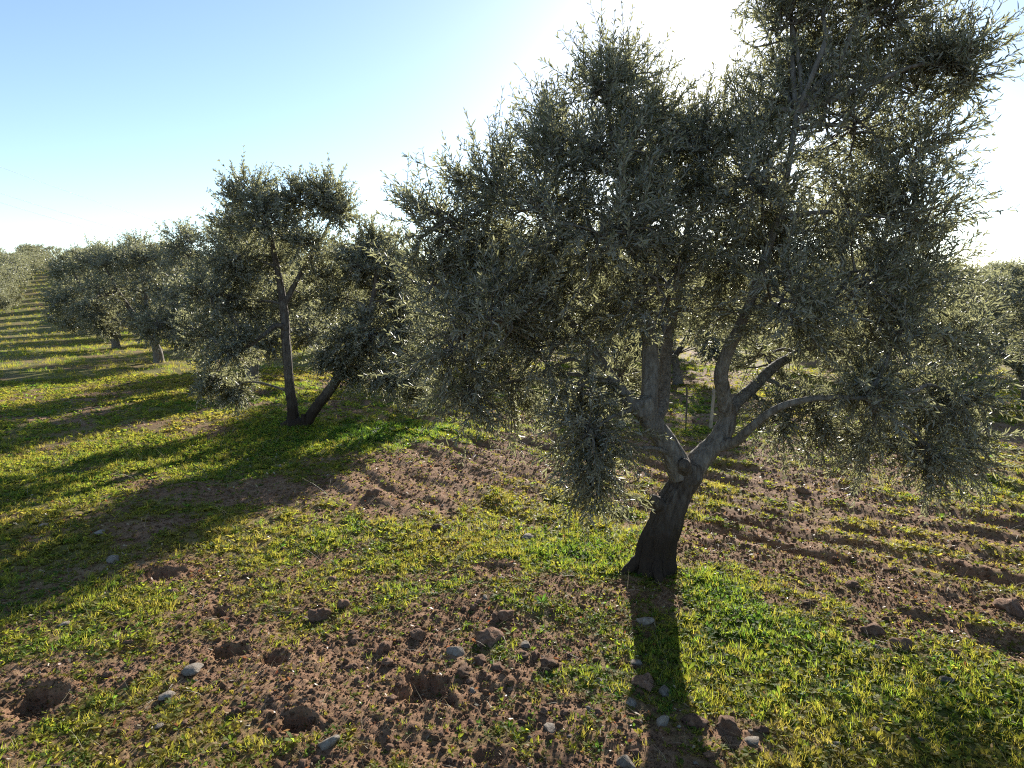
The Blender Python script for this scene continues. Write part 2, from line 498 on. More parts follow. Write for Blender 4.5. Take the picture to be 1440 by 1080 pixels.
def leaves_on(P0, D, Lh, bend, pairs, leaf_len, leaf_w, g, six=True):
    """opposite leaves along twigs. P0, D, bend (n,3), Lh (n,)"""
    n = len(P0)
    t = (np.arange(pairs) + 0.6) / pairs
    t = t[None, :] + g.uniform(-0.3, 0.3, (n, pairs)) / pairs
    pos = P0[:, None] + (D[:, None] * t[..., None] + bend[:, None] * (t ** 2)[..., None]) * Lh[:, None, None]
    tan = norm(D[:, None] + 2 * bend[:, None] * t[..., None])
    a0 = norm(np.cross(tan, g.normal(size=(n, 1, 3)) + np.zeros((n, pairs, 3))))
    b0 = np.cross(tan, a0)
    alt = (np.arange(pairs) % 2)[None, :, None]
    ax = np.where(alt == 0, a0, b0)
    ax = norm(ax + 0.35 * g.normal(size=ax.shape))
    side = np.stack([ax, -ax], 2)                                    # n,pairs,2,3
    spread = g.uniform(0.30, 1.15, side.shape[:3])[..., None]
    dirn = norm(tan[:, :, None] * np.cos(spread) + side * np.sin(spread) + 0.12 * g.normal(size=side.shape))
    wid = norm(np.cross(dirn, tan[:, :, None] + 0.6 * g.normal(size=dirn.shape)))
    nor = np.cross(wid, dirn)
    ll = leaf_len * g.uniform(0.65, 1.2, side.shape[:3])[..., None] * (1 - 0.35 * (t[:, :, None, None] > 0.85))
    ww = leaf_w * g.uniform(0.8, 1.2, side.shape[:3])[..., None]
    base = pos[:, :, None] + np.zeros_like(dirn)
    curl = g.uniform(-0.10, 0.16, side.shape[:3])[..., None]
    if six:
        up = nor * ww * 0.22
        V = np.stack([base,
                      base + dirn * ll * 0.35 + wid * ww * 0.46 + up - nor * ll * curl * 0.1,
                      base + dirn * ll * 0.72 + wid * ww * 0.40 + up - nor * ll * curl * 0.5,
                      base + dirn * ll - nor * ll * curl,
                      base + dirn * ll * 0.72 - wid * ww * 0.40 + up - nor * ll * curl * 0.5,
                      base + dirn * ll * 0.35 - wid * ww * 0.46 + up - nor * ll * curl * 0.1], 3)
        V = V.reshape(-1, 6, 3)
        q = np.array([[0, 3, 2, 1], [0, 5, 4, 3]])
    else:
        V = np.stack([base, base + dirn * ll * 0.5 + wid * ww * 0.5, base + dirn * ll - nor * ll * curl, base + dirn * ll * 0.5 - wid * ww * 0.5], 3).reshape(-1, 4, 3)
        q = np.array([[0, 3, 2, 1]])
    m = len(V); kv = V.shape[1]
    F = (np.arange(m) * kv)[:, None, None] + q[None]
    F = F.reshape(-1, 4)
    sh = np.repeat(np.clip(g.normal(0.5, 0.25, m), 0, 1), len(q))
    return V.reshape(-1, 3), F, sh

def build_crown(clumps, g, branchlets, twigs_per, pairs, twig_len, leaf_len, leaf_w, six=True, stems=True, avoid=None):
    """clumps: (centre, radii, density, lift): boughs radiate through each clump, leafy twigs stand along them"""
    bl_P, P0s, Ds, Ls, Bs = [], [], [], [], []
    for c, rad, dens, lift in clumps:
        c = np.asarray(c, float); rad = np.asarray(rad, float)
        nb = max(4, int(branchlets * dens))
        d = norm(g.normal(size=(nb, 3)))
        ends = c + d * rad * g.uniform(0.55, 1.0, (nb, 1))
        start = c + norm(g.normal(size=(nb, 3))) * rad * 0.25
        mid = (start + ends) / 2 + g.normal(size=(nb, 3)) * rad * 0.10
        bl_P.append(np.stack([start, mid, ends], 1))
        tt = g.uniform(0.15, 1.0, (nb, twigs_per))[..., None]
        p0 = (start[:, None] * (1 - tt) ** 2 + 2 * mid[:, None] * tt * (1 - tt) + ends[:, None] * tt ** 2)
        p0 = p0 + g.normal(size=p0.shape) * rad.mean() * 0.10
        D = norm(0.75 * norm(p0 - c) + 0.65 * g.normal(size=p0.shape) + np.array([0, 0, lift]) + 0.3 * d[:, None])
        Ln = twig_len * g.uniform(0.55, 1.25, p0.shape[:2])
        B = g.normal(size=p0.shape) * 0.12 + np.array([0, 0, 0.22 * np.sign(lift) if lift else 0.0]) * g.uniform(0, 1, p0.shape[:2])[..., None]
        P0s.append(p0.reshape(-1, 3)); Ds.append(D.reshape(-1, 3)); Ls.append(Ln.ravel()); Bs.append(B.reshape(-1, 3))
    P0, D, Ln, B = np.vstack(P0s), np.vstack(Ds), np.concatenate(Ls), np.vstack(Bs)
    if avoid is not None:
        keep = avoid(P0, D, Ln)
        P0, D, Ln, B = P0[keep], D[keep], Ln[keep], B[keep]
    LV, LF, sh = leaves_on(P0, D, Ln, B, pairs, leaf_len, leaf_w, g, six)
    stem = None
    if stems:
        tt = np.array([0, 0.5, 1.0])
        TP = P0[:, None] + (D[:, None] * tt[None, :, None] + B[:, None] * (tt ** 2)[None, :, None]) * Ln[:, None, None]
        TR = np.broadcast_to(np.array([0.0024, 0.0018, 0.0009]), TP.shape[:2])
        a = thin_tubes(TP, TR, 3)
        BP = np.vstack(bl_P)
        b = thin_tubes(BP, np.broadcast_to(np.array([0.008, 0.0055, 0.003]), BP.shape[:2]), 5)
        stem = join([a, b])
    return LV, LF, sh, stem

def crown_mesh(name, LV, LF, sh):
    return mesh_np(name, LV, LF, False, {'shade': ('FACE', sh)})

def branch_to(clumps, nodes, g, r0=0.022):
    """a bough from the nearest point of the limbs to each clump"""
    parts = []
    nodes = np.asarray(nodes)
    for c, rad, dens, lift in clumps:
        c = np.asarray(c, float)
        dd = np.linalg.norm(nodes - c, axis=1) + 0.5 * np.maximum(nodes[:, 2] - c[2], 0)
        s = nodes[np.argmin(dd)]
        v = c - s
        ln = np.linalg.norm(v)
        m1 = s + v * 0.35 + np.array([0, 0, 0.10 * ln]) + g.normal(size=3) * 0.05 * ln
        m2 = s + v * 0.7 + np.array([0, 0, 0.10 * ln]) + g.normal(size=3) * 0.05 * ln
        tip = c + norm(v + 1e-6) * np.asarray(rad).mean() * 0.4
        parts.append(tube([s, m1, m2, tip], [r0, r0 * 0.8, r0 * 0.6, r0 * 0.3], 7, 0.15, 3, 4))
    return join(parts)

# ---- the near olive tree
g = np.random.default_rng(11)
MZ = gz(MAIN[0], MAIN[1])
tree = put('olive_tree', None, loc=(MAIN[0], MAIN[1], MZ - 0.02))
tag(tree, 'large leaning olive tree with thick dark trunk forking low into two grey limbs', 'tree')
O = np.array([MAIN[0], MAIN[1], MZ - 0.02])
MY = MAIN[1]
def L_(px, py, dy=0.0):
    return at(px, py, MY + dy) - O
def P2R(w):                                   # half a pixel width at the tree, in metres
    return w * 0.5 * MY / FPX * 1.03
trunk_px = [(919, 824, 0, 96), (919, 806, 0, 78), (921, 786, 0, 63), (927, 762, 0, 52), (934, 740, 0, 46), (941, 720, 0, 43), (948, 702, 0.0, 42), (957, 684, 0.01, 42), (964, 666, 0.01, 47), (967, 650, 0.01, 38)]
V, F = tube([L_(a, b_, c) for a, b_, c, w in trunk_px], [P2R(w * 0.92) for *_, w in trunk_px], 72, 0.30, 4, 9)
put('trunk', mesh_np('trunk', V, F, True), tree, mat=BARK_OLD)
limbs = [
    [(958, 668, 0, 40), (942, 632, -0.02, 36), (925, 606, -0.05, 33), (912, 588, -0.08, 30), (905, 560, -0.10, 26)],
    [(912, 590, -0.08, 26), (913, 560, -0.05, 26), (915, 520, 0.0, 26), (912, 470, 0.05, 22), (905, 420, 0.05, 18), (890, 340, 0.0, 13), (880, 250, 0.0, 8)],
    [(918, 598, -0.06, 20), (930, 570, 0.1, 22), (934, 530, 0.25, 20), (940, 470, 0.4, 17), (955, 400, 0.55, 14), (970, 300, 0.6, 9), (985, 200, 0.6, 6)],
    [(912, 588, -0.08, 26), (896, 574, -0.12, 22), (872, 548, -0.1, 17), (840, 500, -0.02, 13), (800, 450, 0.05, 10), (740, 400, 0.1, 7), (680, 380, 0.1, 5)],
    [(966, 668, 0.02, 42), (990, 640, 0.04, 34), (1010, 618, 0.05, 30), (1022, 594, 0.06, 28), (1022, 566, 0.06, 24)],
    [(1023, 585, 0.06, 24), (1018, 556, 0.0, 22), (1014, 525, -0.06, 20), (1024, 492, -0.1, 18), (1045, 450, -0.15, 15), (1070, 380, -0.2, 12), (1100, 280, -0.25, 9), (1120, 160, -0.2, 6)],
    [(1022, 588, 0.06, 22), (1036, 566, 0.12, 19), (1058, 546, 0.2, 18), (1090, 515, 0.3, 15), (1130, 490, 0.4, 12), (1180, 440, 0.5, 10), (1240, 360, 0.5, 7)],
    [(1004, 628, 0.05, 22), (1026, 624, -0.02, 18), (1040, 617, -0.1, 14), (1062, 596, -0.2, 12), (1098, 572, -0.3, 10), (1150, 560, -0.4, 8), (1220, 560, -0.45, 6)],
]
for q, (az, ln, r0) in enumerate(((3.4, 0.24, 0.036), (4.7, 0.15, 0.03), (0.9, 0.2, 0.04))):
    d = np.array([math.cos(az), math.sin(az), 0])
    V, F = tube([d * 0.05 + [0, 0, 0.16], d * 0.115 + [0, 0, 0.075], d * 0.17 + [0, 0, 0.03], d * ln + [0, 0, -0.05]], [r0 * 0.8, r0, r0 * 0.8, r0 * 0.3], 14, 0.3, 60 + q, 5)
    put('root', mesh_np('root', V, F, True), tree, mat=BARK_OLD)
nodes = []
for q, lp in enumerate(limbs):
    P = [L_(a, b_, c) for a, b_, c, w in lp]
    V, F = tube(P, [P2R(w * 0.92) for *_, w in lp], 18, 0.13, 9 + q, 6)
    put('limb', mesh_np('limb', V, F, True), tree, mat=BARK)
    Q, _ = smooth_path(P, [1] * len(P), 4)
    nodes += list(Q[2:])
# pruning scar where the limbs part
V, F = tube([L_(963, 662, -0.03), L_(962, 655, -0.10), L_(962, 651, -0.13)], [0.05, 0.042, 0.03], 14, 0.25, 31, 4)
put('branch_stub', mesh_np('branch_stub', V, F, True), tree, mat=BARK_OLD)
V, F = tube([L_(930, 712, -0.02), L_(921, 704, -0.05), L_(917, 698, -0.06)], [0.05, 0.036, 0.02], 12, 0.25, 33, 4)
put('branch_stub', mesh_np('branch_stub', V, F, True), tree, mat=BARK_OLD)

cl = []
def C(px, py, dy, r, dens=1.0, lift=0.35, rz=None):
    s = (MY + dy) / MY
    cl.append((L_(px, py, dy), (r, r, rz or r), dens, lift))
# left side, from the low skirt to the shoulder
C(622, 310, -0.1, 0.27, 0.9, 0.6); C(620, 400, 0.0, 0.27, 1.0, 0.4); C(640, 480, -0.2, 0.27, 1.0, 0.1); C(655, 560, -0.1, 0.18, 0.7, -0.3)
C(700, 350, 0.2, 0.34, 1.2); C(700, 450, -0.4, 0.30, 1.1); C(715, 540, 0.1, 0.20, 0.7, -0.2)
C(700, 270, 0.0, 0.26, 0.9, 0.7); C(770, 300, -0.3, 0.34, 1.2, 0.5); C(780, 400, 0.3, 0.34, 1.2); C(770, 490, -0.1, 0.28, 0.9, 0.0)
C(770, 215, 0.1, 0.24, 0.8, 0.7); C(840, 220, -0.2, 0.32, 1.1, 0.6); C(850, 330, -0.5, 0.34, 1.2); C(850, 430, 0.1, 0.34, 1.1)
C(840, 130, 0.0, 0.22, 0.8, 0.7); C(885, 105, 0.2, 0.20, 0.7, 0.8); C(905, 210, 0.2, 0.26, 0.9, 0.5); C(930, 300, 0.0, 0.32, 1.1)
C(820, 545, -0.2, 0.18, 0.8, -0.2); C(830, 610, -0.35, 0.17, 0.9, -0.5); C(835, 665, -0.35, 0.10, 0.6, -0.7); C(870, 520, 0.4, 0.22, 0.6, 0.0)
# middle
C(930, 400, -0.4, 0.32, 1.0); C(990, 260, 0.4, 0.28, 0.9, 0.5); C(1020, 350, 0.2, 0.34, 1.1); C(1010, 440, 0.4, 0.30, 0.7, 0.2)
C(1070, 260, -0.4, 0.32, 1.1, 0.4); C(1100, 340, 0.0, 0.36, 1.1); C(1100, 430, -0.5, 0.30, 0.9, 0.2); C(1080, 500, 0.7, 0.26, 0.5, 0.0)
# upper right, running out of the picture
C(1110, 40, 0.0, 0.28, 1.0, 0.6); C(1105, 140, 0.2, 0.30, 1.0, 0.5); C(1100, -60, 0.1, 0.34, 0.9, 0.7); C(1190, -40, -0.1, 0.36, 1.0, 0.6); C(1190, 70, 0.2, 0.34, 1.1, 0.5)
C(1180, 180, -0.2, 0.34, 1.1, 0.4); C(1255, 20, -0.1, 0.26, 0.9, 0.5); C(1270, 130, 0.1, 0.28, 1.0, 0.4); C(1335, 95, -0.1, 0.20, 0.8, 0.5); C(1362, 105, -0.15, 0.10, 0.4, 0.3)
C(1270, 220, 0.0, 0.28, 1.0, 0.3); C(1190, 290, 0.3, 0.36, 1.2); C(1280, 310, -0.2, 0.26, 1.0, 0.3)
C(925, 165, 0.3, 0.24, 0.9, 0.6); C(1045, 185, 0.1, 0.26, 1.0, 0.5); C(985, 200, -0.1, 0.24, 0.9, 0.6)
# right flank and low skirt
C(1200, 400, -0.3, 0.34, 1.1); C(1290, 390, 0.1, 0.27, 1.0, 0.2); C(1180, 490, 0.4, 0.30, 0.9, 0.1); C(1270, 470, -0.2, 0.28, 1.0, 0.1); C(1335, 470, 0.2, 0.20, 0.9, 0.1)
C(1220, 560, -0.4, 0.22, 0.8, -0.2); C(1300, 560, 0.1, 0.22, 0.9, -0.1); C(1350, 560, -0.1, 0.17, 0.8, -0.1); C(1150, 575, 0.2, 0.20, 0.8, -0.4); C(1100, 585, 0.15, 0.15, 0.55, -0.4); C(1300, 630, -0.2, 0.15, 0.7, -0.5); C(1355, 630, 0.0, 0.13, 0.6, -0.4); C(1220, 620, 0.1, 0.17, 0.8, -0.5)
# boughs on the far side of the crown
C(800, 350, 1.1, 0.4, 0.9); C(900, 250, 1.2, 0.4, 0.8); C(1060, 300, 1.3, 0.45, 0.9); C(1180, 330, 1.2, 0.42, 0.9); C(1000, 420, 1.4, 0.4, 0.7); C(720, 450, 0.9, 0.3, 0.7)

sun_l = SUN
eye = CAM - O
def glare_gap(P0, D, Ln):
    """fewer twigs before the sun: a gap shaped to stand in for its glare"""
    c = O + (P0 + D * Ln[:, None] * 0.6)
    hole = at(985, 72, MY + 0.1)
    v = c - hole
    v = v - SUN * (v @ SUN)[:, None]
    d = np.linalg.norm(v, axis=1)
    return g.uniform(size=len(P0)) < 0.04 + 0.96 * sstep(0.14, 0.44, d)
LV, LF, sh, stem = build_crown(cl, g, 17, 8, 13, 0.27, 0.048, 0.0086, True, True, glare_gap)
put('crown', crown_mesh('near_crown', LV, LF, sh), tree, mat=OLIVE)
V, F = join([stem, branch_to(cl, nodes, g, 0.016)])
put('twigs', mesh_np('near_twigs', V, F, False), tree, mat=BARK)
n_leaf = len(LF) // 2

# ---- the second olive tree of the row
g = np.random.default_rng(23)
TZ = gz(TREE2[0], TREE2[1])
tree2 = put('olive_tree', None, loc=(TREE2[0], TREE2[1], TZ - 0.02))
tag(tree2, 'olive tree with two dark stems splitting in a V at the grass', 'tree')
O2 = np.array([TREE2[0], TREE2[1], TZ - 0.02]); TY = TREE2[1]
def L2(px, py, dy=0.0):
    return at(px, py, TY + dy) - O2
def W2(w):
    return w * 0.5 * TY / FPX * 1.03
root = [(418, 616, 0, 52), (417, 604, 0, 44), (415, 592, 0, 34)]
V, F = tube([L2(a, b_, c) for a, b_, c, w in root], [W2(w) for *_, w in root], 24, 0.25, 5, 6)
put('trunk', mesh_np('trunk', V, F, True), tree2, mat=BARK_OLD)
st = [[(412, 608, 0, 26), (412, 580, 0, 19), (407, 540, 0, 16), (403, 490, 0, 15), (400, 440, 0.05, 14), (392, 390, 0.05, 11), (380, 330, 0, 8), (370, 280, 0, 5)],
      [(424, 604, 0, 24), (440, 580, 0, 19), (460, 553, -0.05, 17), (480, 525, -0.1, 15), (500, 490, -0.15, 12), (520, 440, -0.2, 9), (530, 380, -0.2, 6)],
      [(402, 462, 0, 11), (388, 458, -0.1, 9), (370, 472, -0.25, 7), (345, 490, -0.35, 6), (325, 500, -0.4, 4)],
      [(399, 430, 0.05, 10), (420, 390, 0.1, 8), (445, 350, 0.15, 6), (465, 310, 0.15, 4)],
      [(426, 604, -0.03, 12), (427, 590, -0.06, 10), (425, 583, -0.07, 6)]]
nodes = []
for q, lp in enumerate(st):
    P = [L2(a, b_, c) for a, b_, c, w in lp]
    V, F = tube(P, [W2(w * 0.80) for *_, w in lp], 14, 0.2, 40 + q, 5)
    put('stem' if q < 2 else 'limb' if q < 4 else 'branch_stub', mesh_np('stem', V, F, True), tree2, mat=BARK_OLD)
    if q < 4:
        Q, _ = smooth_path(P, [1] * len(P), 4); nodes += list(Q[6:])
cl = []
def C2(px, py, dy, r, dens=1.0, lift=0.3):
    cl.append((L2(px, py, dy), (r, r, r * 0.9), dens, lift))
for a in [(350, 275, 0, .30, 1.0, .6), (330, 320, .2, .30), (375, 310, -.3, .38, 1.2), (420, 285, .1, .30, 1.0, .5), (460, 280, .1, .28, .9, .5), (478, 300, 0, .2, .7, .3),
          (330, 370, -.2, .36, 1.1), (385, 365, .4, .38), (430, 345, -.2, .28, .8), (455, 385, .2, .3, .8), (300, 420, -.3, .40, 1.2, .1), (345, 430, .2, .36, 1.0),
          (290, 470, 0, .34, 1.1, 0), (330, 490, -.4, .30, .9, -.2), (300, 530, -.2, .22, .8, -.4), (330, 545, -.1, .16, .7, -.5), (390, 430, .6, .34, .6),
          (500, 370, -.2, .34, 1.1, .4), (530, 350, .1, .3, 1.0, .5), (480, 420, .2, .34, 1.0), (488, 478, -.35, .26, 1.0, -.1), (470, 500, -.25, .16, .8, -.3), (540, 410, -.1, .38, 1.2), (520, 470, -.3, .40, 1.2, 0), (565, 470, .1, .30, 1.0, 0),
          (555, 380, 0, .3, 1.1, .3), (585, 430, .1, .28, 1.0, .1), (590, 500, 0, .26, 1.0, -.2), (500, 520, 0, .26, 1.1, -.3), (545, 530, -.2, .26, 1.0, -.4), (575, 540, .2, .2, .7, -.4), (425, 420, .9, .35, .5)]:
    C2(*a)
LV, LF, sh, stem = build_crown(cl, g, 20, 8, 9, 0.26, 0.060, 0.0165, True, True)
put('crown', crown_mesh('second_crown', LV, LF, sh), tree2, mat=OLIVE)
V, F = join([stem, branch_to(cl, nodes, g, 0.018)])
put('twigs', mesh_np('second_twigs', V, F, False), tree2, mat=BARK)

# ---- olive trees of the rest of the grove: a few kinds, copied
def grove_kind(seed, detail):
    g = np.random.default_rng(seed)
    ang = g.uniform(0, 6.28)
    lean = np.array([math.cos(ang), math.sin(ang), 0]) * 0.14
    fork = 0.75 + 0.3 * g.uniform()
    tops = []
    parts = []
    P = [np.array([0, 0, -0.12]), np.array([0, 0, 0.1]), lean * 0.5 + [0, 0, fork * 0.6], lean + [0, 0, fork]]
    parts.append(('trunk', tube(P, [0.19, 0.13, 0.10, 0.105], 12 if detail else 8, 0.2, seed, 4)))
    nl = 4
    cl = []
    for q in range(nl):
        a = ang + q * 6.28 / nl + g.uniform(-0.4, 0.4)
        d = np.array([math.cos(a), math.sin(a), 0])
        e1 = P[3] + d * 0.45 + [0, 0, 0.5]; e2 = P[3] + d * 0.85 + [0, 0, 1.15]; e3 = P[3] + d * 1.15 + [0, 0, 1.8]
        parts.append(('limb', tube([P[3] - [0, 0, 0.08], e1, e2, e3], [0.085, 0.065, 0.045, 0.02], 9 if detail else 6, 0.15, seed + q, 3)))
        tops += [e2, e3]
        cl.append((e2 + d * 0.45 + [0, 0, -0.1], (0.62, 0.62, 0.55), 1.1, 0.15))
        cl.append((e3 + d * 0.15 + [0, 0, 0.15], (0.6, 0.6, 0.5), 1.0, 0.4))
        cl.append((e1 + d * 0.95 + [0, 0, -0.05], (0.48, 0.48, 0.5), 0.8, -0.25))
        cl.append((e2 + d * 1.0 + g.normal(size=3) * 0.15 + [0, 0, -0.75], (0.36, 0.36, 0.42), 0.6, -0.5))
        cl.append((P[3] + d * 1.35 + g.normal(size=3) * 0.1 + [0, 0, 0.15], (0.42, 0.42, 0.42), 0.8, -0.3))
        d2 = np.array([math.cos(a + 0.8), math.sin(a + 0.8), 0])
        cl.append((P[3] + d2 * 1.1 + [0, 0, 1.1 + 0.4 * g.uniform()], (0.55, 0.55, 0.5), 0.9, 0.2))
        cl.append((P[3] + d2 * 1.3 + g.normal(size=3) * 0.12 + [0, 0, 0.35], (0.45, 0.45, 0.45), 0.8, -0.2))
        cl.append((P[3] + d2 * 0.7 + [0, 0, 1.9 + 0.5 * g.uniform()], (0.5, 0.5, 0.45), 0.9, 0.5))
    cl.append((P[3] + np.array([0, 0, 2.35]) + lean, (0.6, 0.6, 0.45), 1.0, 0.6))
    if detail == 2:
        LV, LF, sh, stem = build_crown(cl, g, 22, 8, 8, 0.28, 0.068, 0.024, False, True)
    elif detail == 1:
        LV, LF, sh, stem = build_crown(cl, g, 20, 8, 6, 0.30, 0.085, 0.034, False, False)
    else:
        LV, LF, sh, stem = build_crown(cl, g, 9, 3, 4, 0.34, 0.16, 0.075, False, False)
    meshes = []
    limb_me = []
    for nme, (V, F) in parts:
        me = mesh_np(nme, V, F, True); me.materials.append(BARK); meshes.append((nme, me))
    me = crown_mesh('grove_crown', LV, LF, sh); me.materials.append(OLIVE)
    meshes.append(('crown', me))
    if stem is not None:
        V, F = join([stem, branch_to(cl, [P[3]] + tops, g, 0.02)])
        me = mesh_np('grove_twigs', V, F, False); me.materials.append(BARK); meshes.append(('twigs', me))
    return meshes

KIND = {(d, s): grove_kind(100 * d + s, d) for d, ss in ((2, (1, 2)), (1, (1, 2, 3)), (0, (1, 2, 3))) for s in ss}

def grove_tree(x, y, detail, kind, scale, rot, label, group=None):
    z = gz(x, y)
    o = put('olive_tree', None, loc=(x, y, z))
    o.rotation_euler = (0, 0, rot); o.scale = scale if hasattr(scale, '__len__') else (scale,) * 3
    tag(o, label, 'tree', group)
    for nme, me in KIND[(detail, kind)]:
        put(nme, me, o)
    return o

def G(px, Y):
    return (px - CX) / FPX * Y * 1.0, Y

# the row that runs away behind the second tree
grove_tree(*G(352, 13.3), 2, 1, (1.05, 1.05, 0.95), 0.4, 'olive tree half hidden behind the low left bough of the two-stemmed tree')
grove_tree(*G(222, 18.8), 2, 2, (1.1, 1.1, 1.02), 1.9, 'bushy olive tree with paired short trunks, past the half hidden one')
grove_tree(*G(163, 24.6), 1, 1, (1.2, 1.2, 1.1), 2.8, 'dark full-crowned olive tree at the edge of the mown strip, fourth of its row')
# the row on the far side of the near tree
grove_tree(*G(1455, 10.5), 2, 2, (0.9, 0.9, 0.64), 0.3, 'dark olive tree beyond the right flank of the near tree')
grove_tree(*G(955, 13.5), 2, 1, (0.80, 0.80, 0.70), 3.4, 'slender trunked olive tree seen through the fork of the near tree')
grove_tree(*G(690, 16.5), 1, 2, (1.0, 1.0, 0.95), 5.1, 'olive tree hidden behind the left boughs of the near tree')
grove_tree(*G(545, 22.5), 1, 3, (1.15, 1.15, 1.05), 1.1, 'olive tree whose top shows between the two-stemmed tree and the near tree')
grove_tree(*G(1180, 15.5), 1, 1, (0.9, 0.9, 0.8), 2.2, 'olive tree behind the low right skirt of the near tree')
grove_tree(*G(1330, 17.0), 1, 2, (1.0, 1.0, 0.75), 0.9, 'olive tree behind the dark tree beyond the near tree, lit between the two')
SETS = {  # (which rows, near or far): label, group
    ('strip', 1): ('olive tree of the row across the grass strip, nearer than the hillside', 'olive trees across the grass strip'),
    ('row', 1): ('olive tree further along the row of the two-stemmed tree, beside the grass strip', 'olive trees further along the first row'),
    ('behind', 1): ('full grey-green olive tree in the rows behind the first row', 'olive trees of the rows further back'),
    ('strip', 0): ('small distant olive tree on the hillside across the grass strip', 'olive trees on the hillside across the strip'),
    ('row', 0): ('small distant olive tree lining the climbing grass strip', 'distant olive trees lining the strip'),
    ('behind', 0): ('small distant olive tree of the hillside rows behind the first row', 'olive trees of the hillside rows further back')}
taken = [G(352, 13.3), G(222, 18.8), G(163, 24.6), G(1455, 10.5), G(955, 13.5), G(690, 16.5), G(545, 22.5), G(1180, 15.5), G(1330, 17.0), (MAIN[0], MAIN[1]), (TREE2[0], TREE2[1])]
R0 = np.array(G(163, 24.6))
ROWF = np.array([math.sin(math.radians(-34.5)), math.cos(math.radians(-34.5))]); ACRF = np.array([ROWF[1], -ROWF[0]])
g = np.random.default_rng(5)
cand = []
for a in range(-4, 40):
    for c in range(-14, 30):
        q = R0 + ROWF * a * 7.0 + ACRF * c * 7.4 + g.normal(size=2) * 0.5
        x, y = q
        if y < 12 or y > 172: continue
        px = CX + x / y * FPX
        if px < -60 or px > 1500: continue
        if 620 < px < 1330 and y > 45: continue
        if min((x - t[0]) ** 2 + (y - t[1]) ** 2 for t in taken) < 22: continue
        if c == -1 and y < 44: continue                    # the open strip of grass beside the row
        if x < -6 and c < -1 and y < 40: continue
        cand.append((y, x, 'strip' if c < 0 else 'row' if c == 0 else 'behind'))
cand.sort()
nfar = 0
for y, x, side in cand:
    if nfar >= 300: break
    s = g.uniform(0.92, 1.2)
    if y < 60:
        grove_tree(x, y, 1, int(g.integers(1, 4)), (s, s, s * g.uniform(0.9, 1.05)), g.uniform(0, 6.28), *SETS[(side, 1)])
    else:
        # far trees right of the hill stand wholly behind the near crowns
        px = CX + x / y * FPX
        if px > 600 and (y > 90 or px < 1330): continue
        grove_tree(x, y, 0, int(g.integers(1, 4)), (s, s, s * g.uniform(0.9, 1.05)), g.uniform(0, 6.28), *SETS[(side, 0)])
        nfar += 1
# the lone round tree on the skyline
p = G(88, 158)
lone = grove_tree(p[0], p[1], 0, 2, (1.9, 1.9, 1.6), 0.7, 'lone round tree standing above the others on the hill crest')
lone.name = 'round_tree'
print('leaves near', n_leaf, 'grove', len(cand), nfar)

# ------------------------------------------------------------------ stakes, cables
def post(name, px0, py0, px1, py1, Y, r, mat, label):
    a, b_ = at(px0, py0, Y), at(px1, py1, Y)
    base = np.array([a[0], a[1], gz(a[0], a[1])])
    o = put(name, None, loc=base)
    v = b_ - base
    V, F = tube([np.array([0, 0, -0.1]) - v * 0.02, v * 0.5 + [0.006, 0, 0], v], [r, r * 0.95, r * 0.85], 8, 0.12, 3, 4)
    put('shaft', mesh_np('shaft', V, F, True), o, mat=mat)
    return tag(o, label, 'stake')
post('wooden_stake', 998, 612, 1004, 548, 8.2, 0.022, simple_mat('pale_wood', (0.36, 0.30, 0.23)), 'pale slanted wooden stake in the grass behind the fork of the near tree')
post('thin_stake', 964, 604, 966, 545, 9.0, 0.013, simple_mat('dark_wood', (0.10, 0.08, 0.065)), 'thin dark stake standing beside the slender olive trunk')

CABLE = simple_mat('cable_metal', (0.16, 0.17, 0.18), 0.5)
for (x0, y0, x1, y1, lbl) in ((-60, 212, 330, 338, 'uppermost of three thin power cables crossing the sky above the hill'),
                         (-60, 252, 330, 358, 'middle one of three thin power cables above the hill'),
                         (-60, 266, 330, 366, 'lowest of three thin power cables above the hill')):
    a, b_ = at(x0, y0, 75), at(x1, y1, 190)
    t = np.linspace(0, 1, 14)
    P = a[None] * (1 - t)[:, None] + b_[None] * t[:, None]
    P[:, 2] -= 4 * 1.2 * t * (1 - t)
    V, F = tube(P - a, [0.020] * 14, 6, 0, 0, 3)
    o = put('power_cable', mesh_np('power_cable', V, F, True), loc=a, mat=CABLE)
    tag(o, lbl, 'cable')

# ------------------------------------------------------------------ stones and clods
import bmesh
def rock_mesh(name, seed, flat=1.0, facets=0, rough=0.25, sub=3, mat=None):
    bm = bmesh.new()
    bmesh.ops.create_icosphere(bm, subdivisions=sub, radius=1.0)
    co = np.array([v.co[:] for v in bm.verts])
    fc = np.array([[v.index for v in f.verts] for f in bm.faces])
    bm.free()
    g = np.random.default_rng(seed)
    n = co.copy()
    for q in range(facets):                                   # broken faces
        d = norm(g.normal(size=3)); k = g.uniform(0.38, 0.78)
        s = co @ d
        co = co - np.maximum(s - k, 0)[:, None] * d * 0.92
    r = 1 + rough * (noise3(n[:, 0] * 1.4 + seed, n[:, 1] * 1.4, n[:, 2] * 1.4, seed) + 0.5 * noise3(n[:, 0] * 3.3, n[:, 1] * 3.3, n[:, 2] * 3.3, seed + 5)
                     + 0.3 * noise3(n[:, 0] * 7, n[:, 1] * 7, n[:, 2] * 7, seed + 9))
    co = co * r[:, None] * np.array([1, g.uniform(0.7, 0.95), flat])
    me = mesh_np(name, co, fc, facets == 0)
    me.materials.append(mat)
    return me
STONES = [rock_mesh('stone', 200 + s, f, 15, 0.09, 3, PALE_ROCK) for s, f in enumerate((0.75, 0.6, 0.8, 0.65, 0.7))]
FLATS = [rock_mesh('flat_stone', 220 + s, 0.28, 6, 0.14, 3, PALE_ROCK) for s in range(3)]
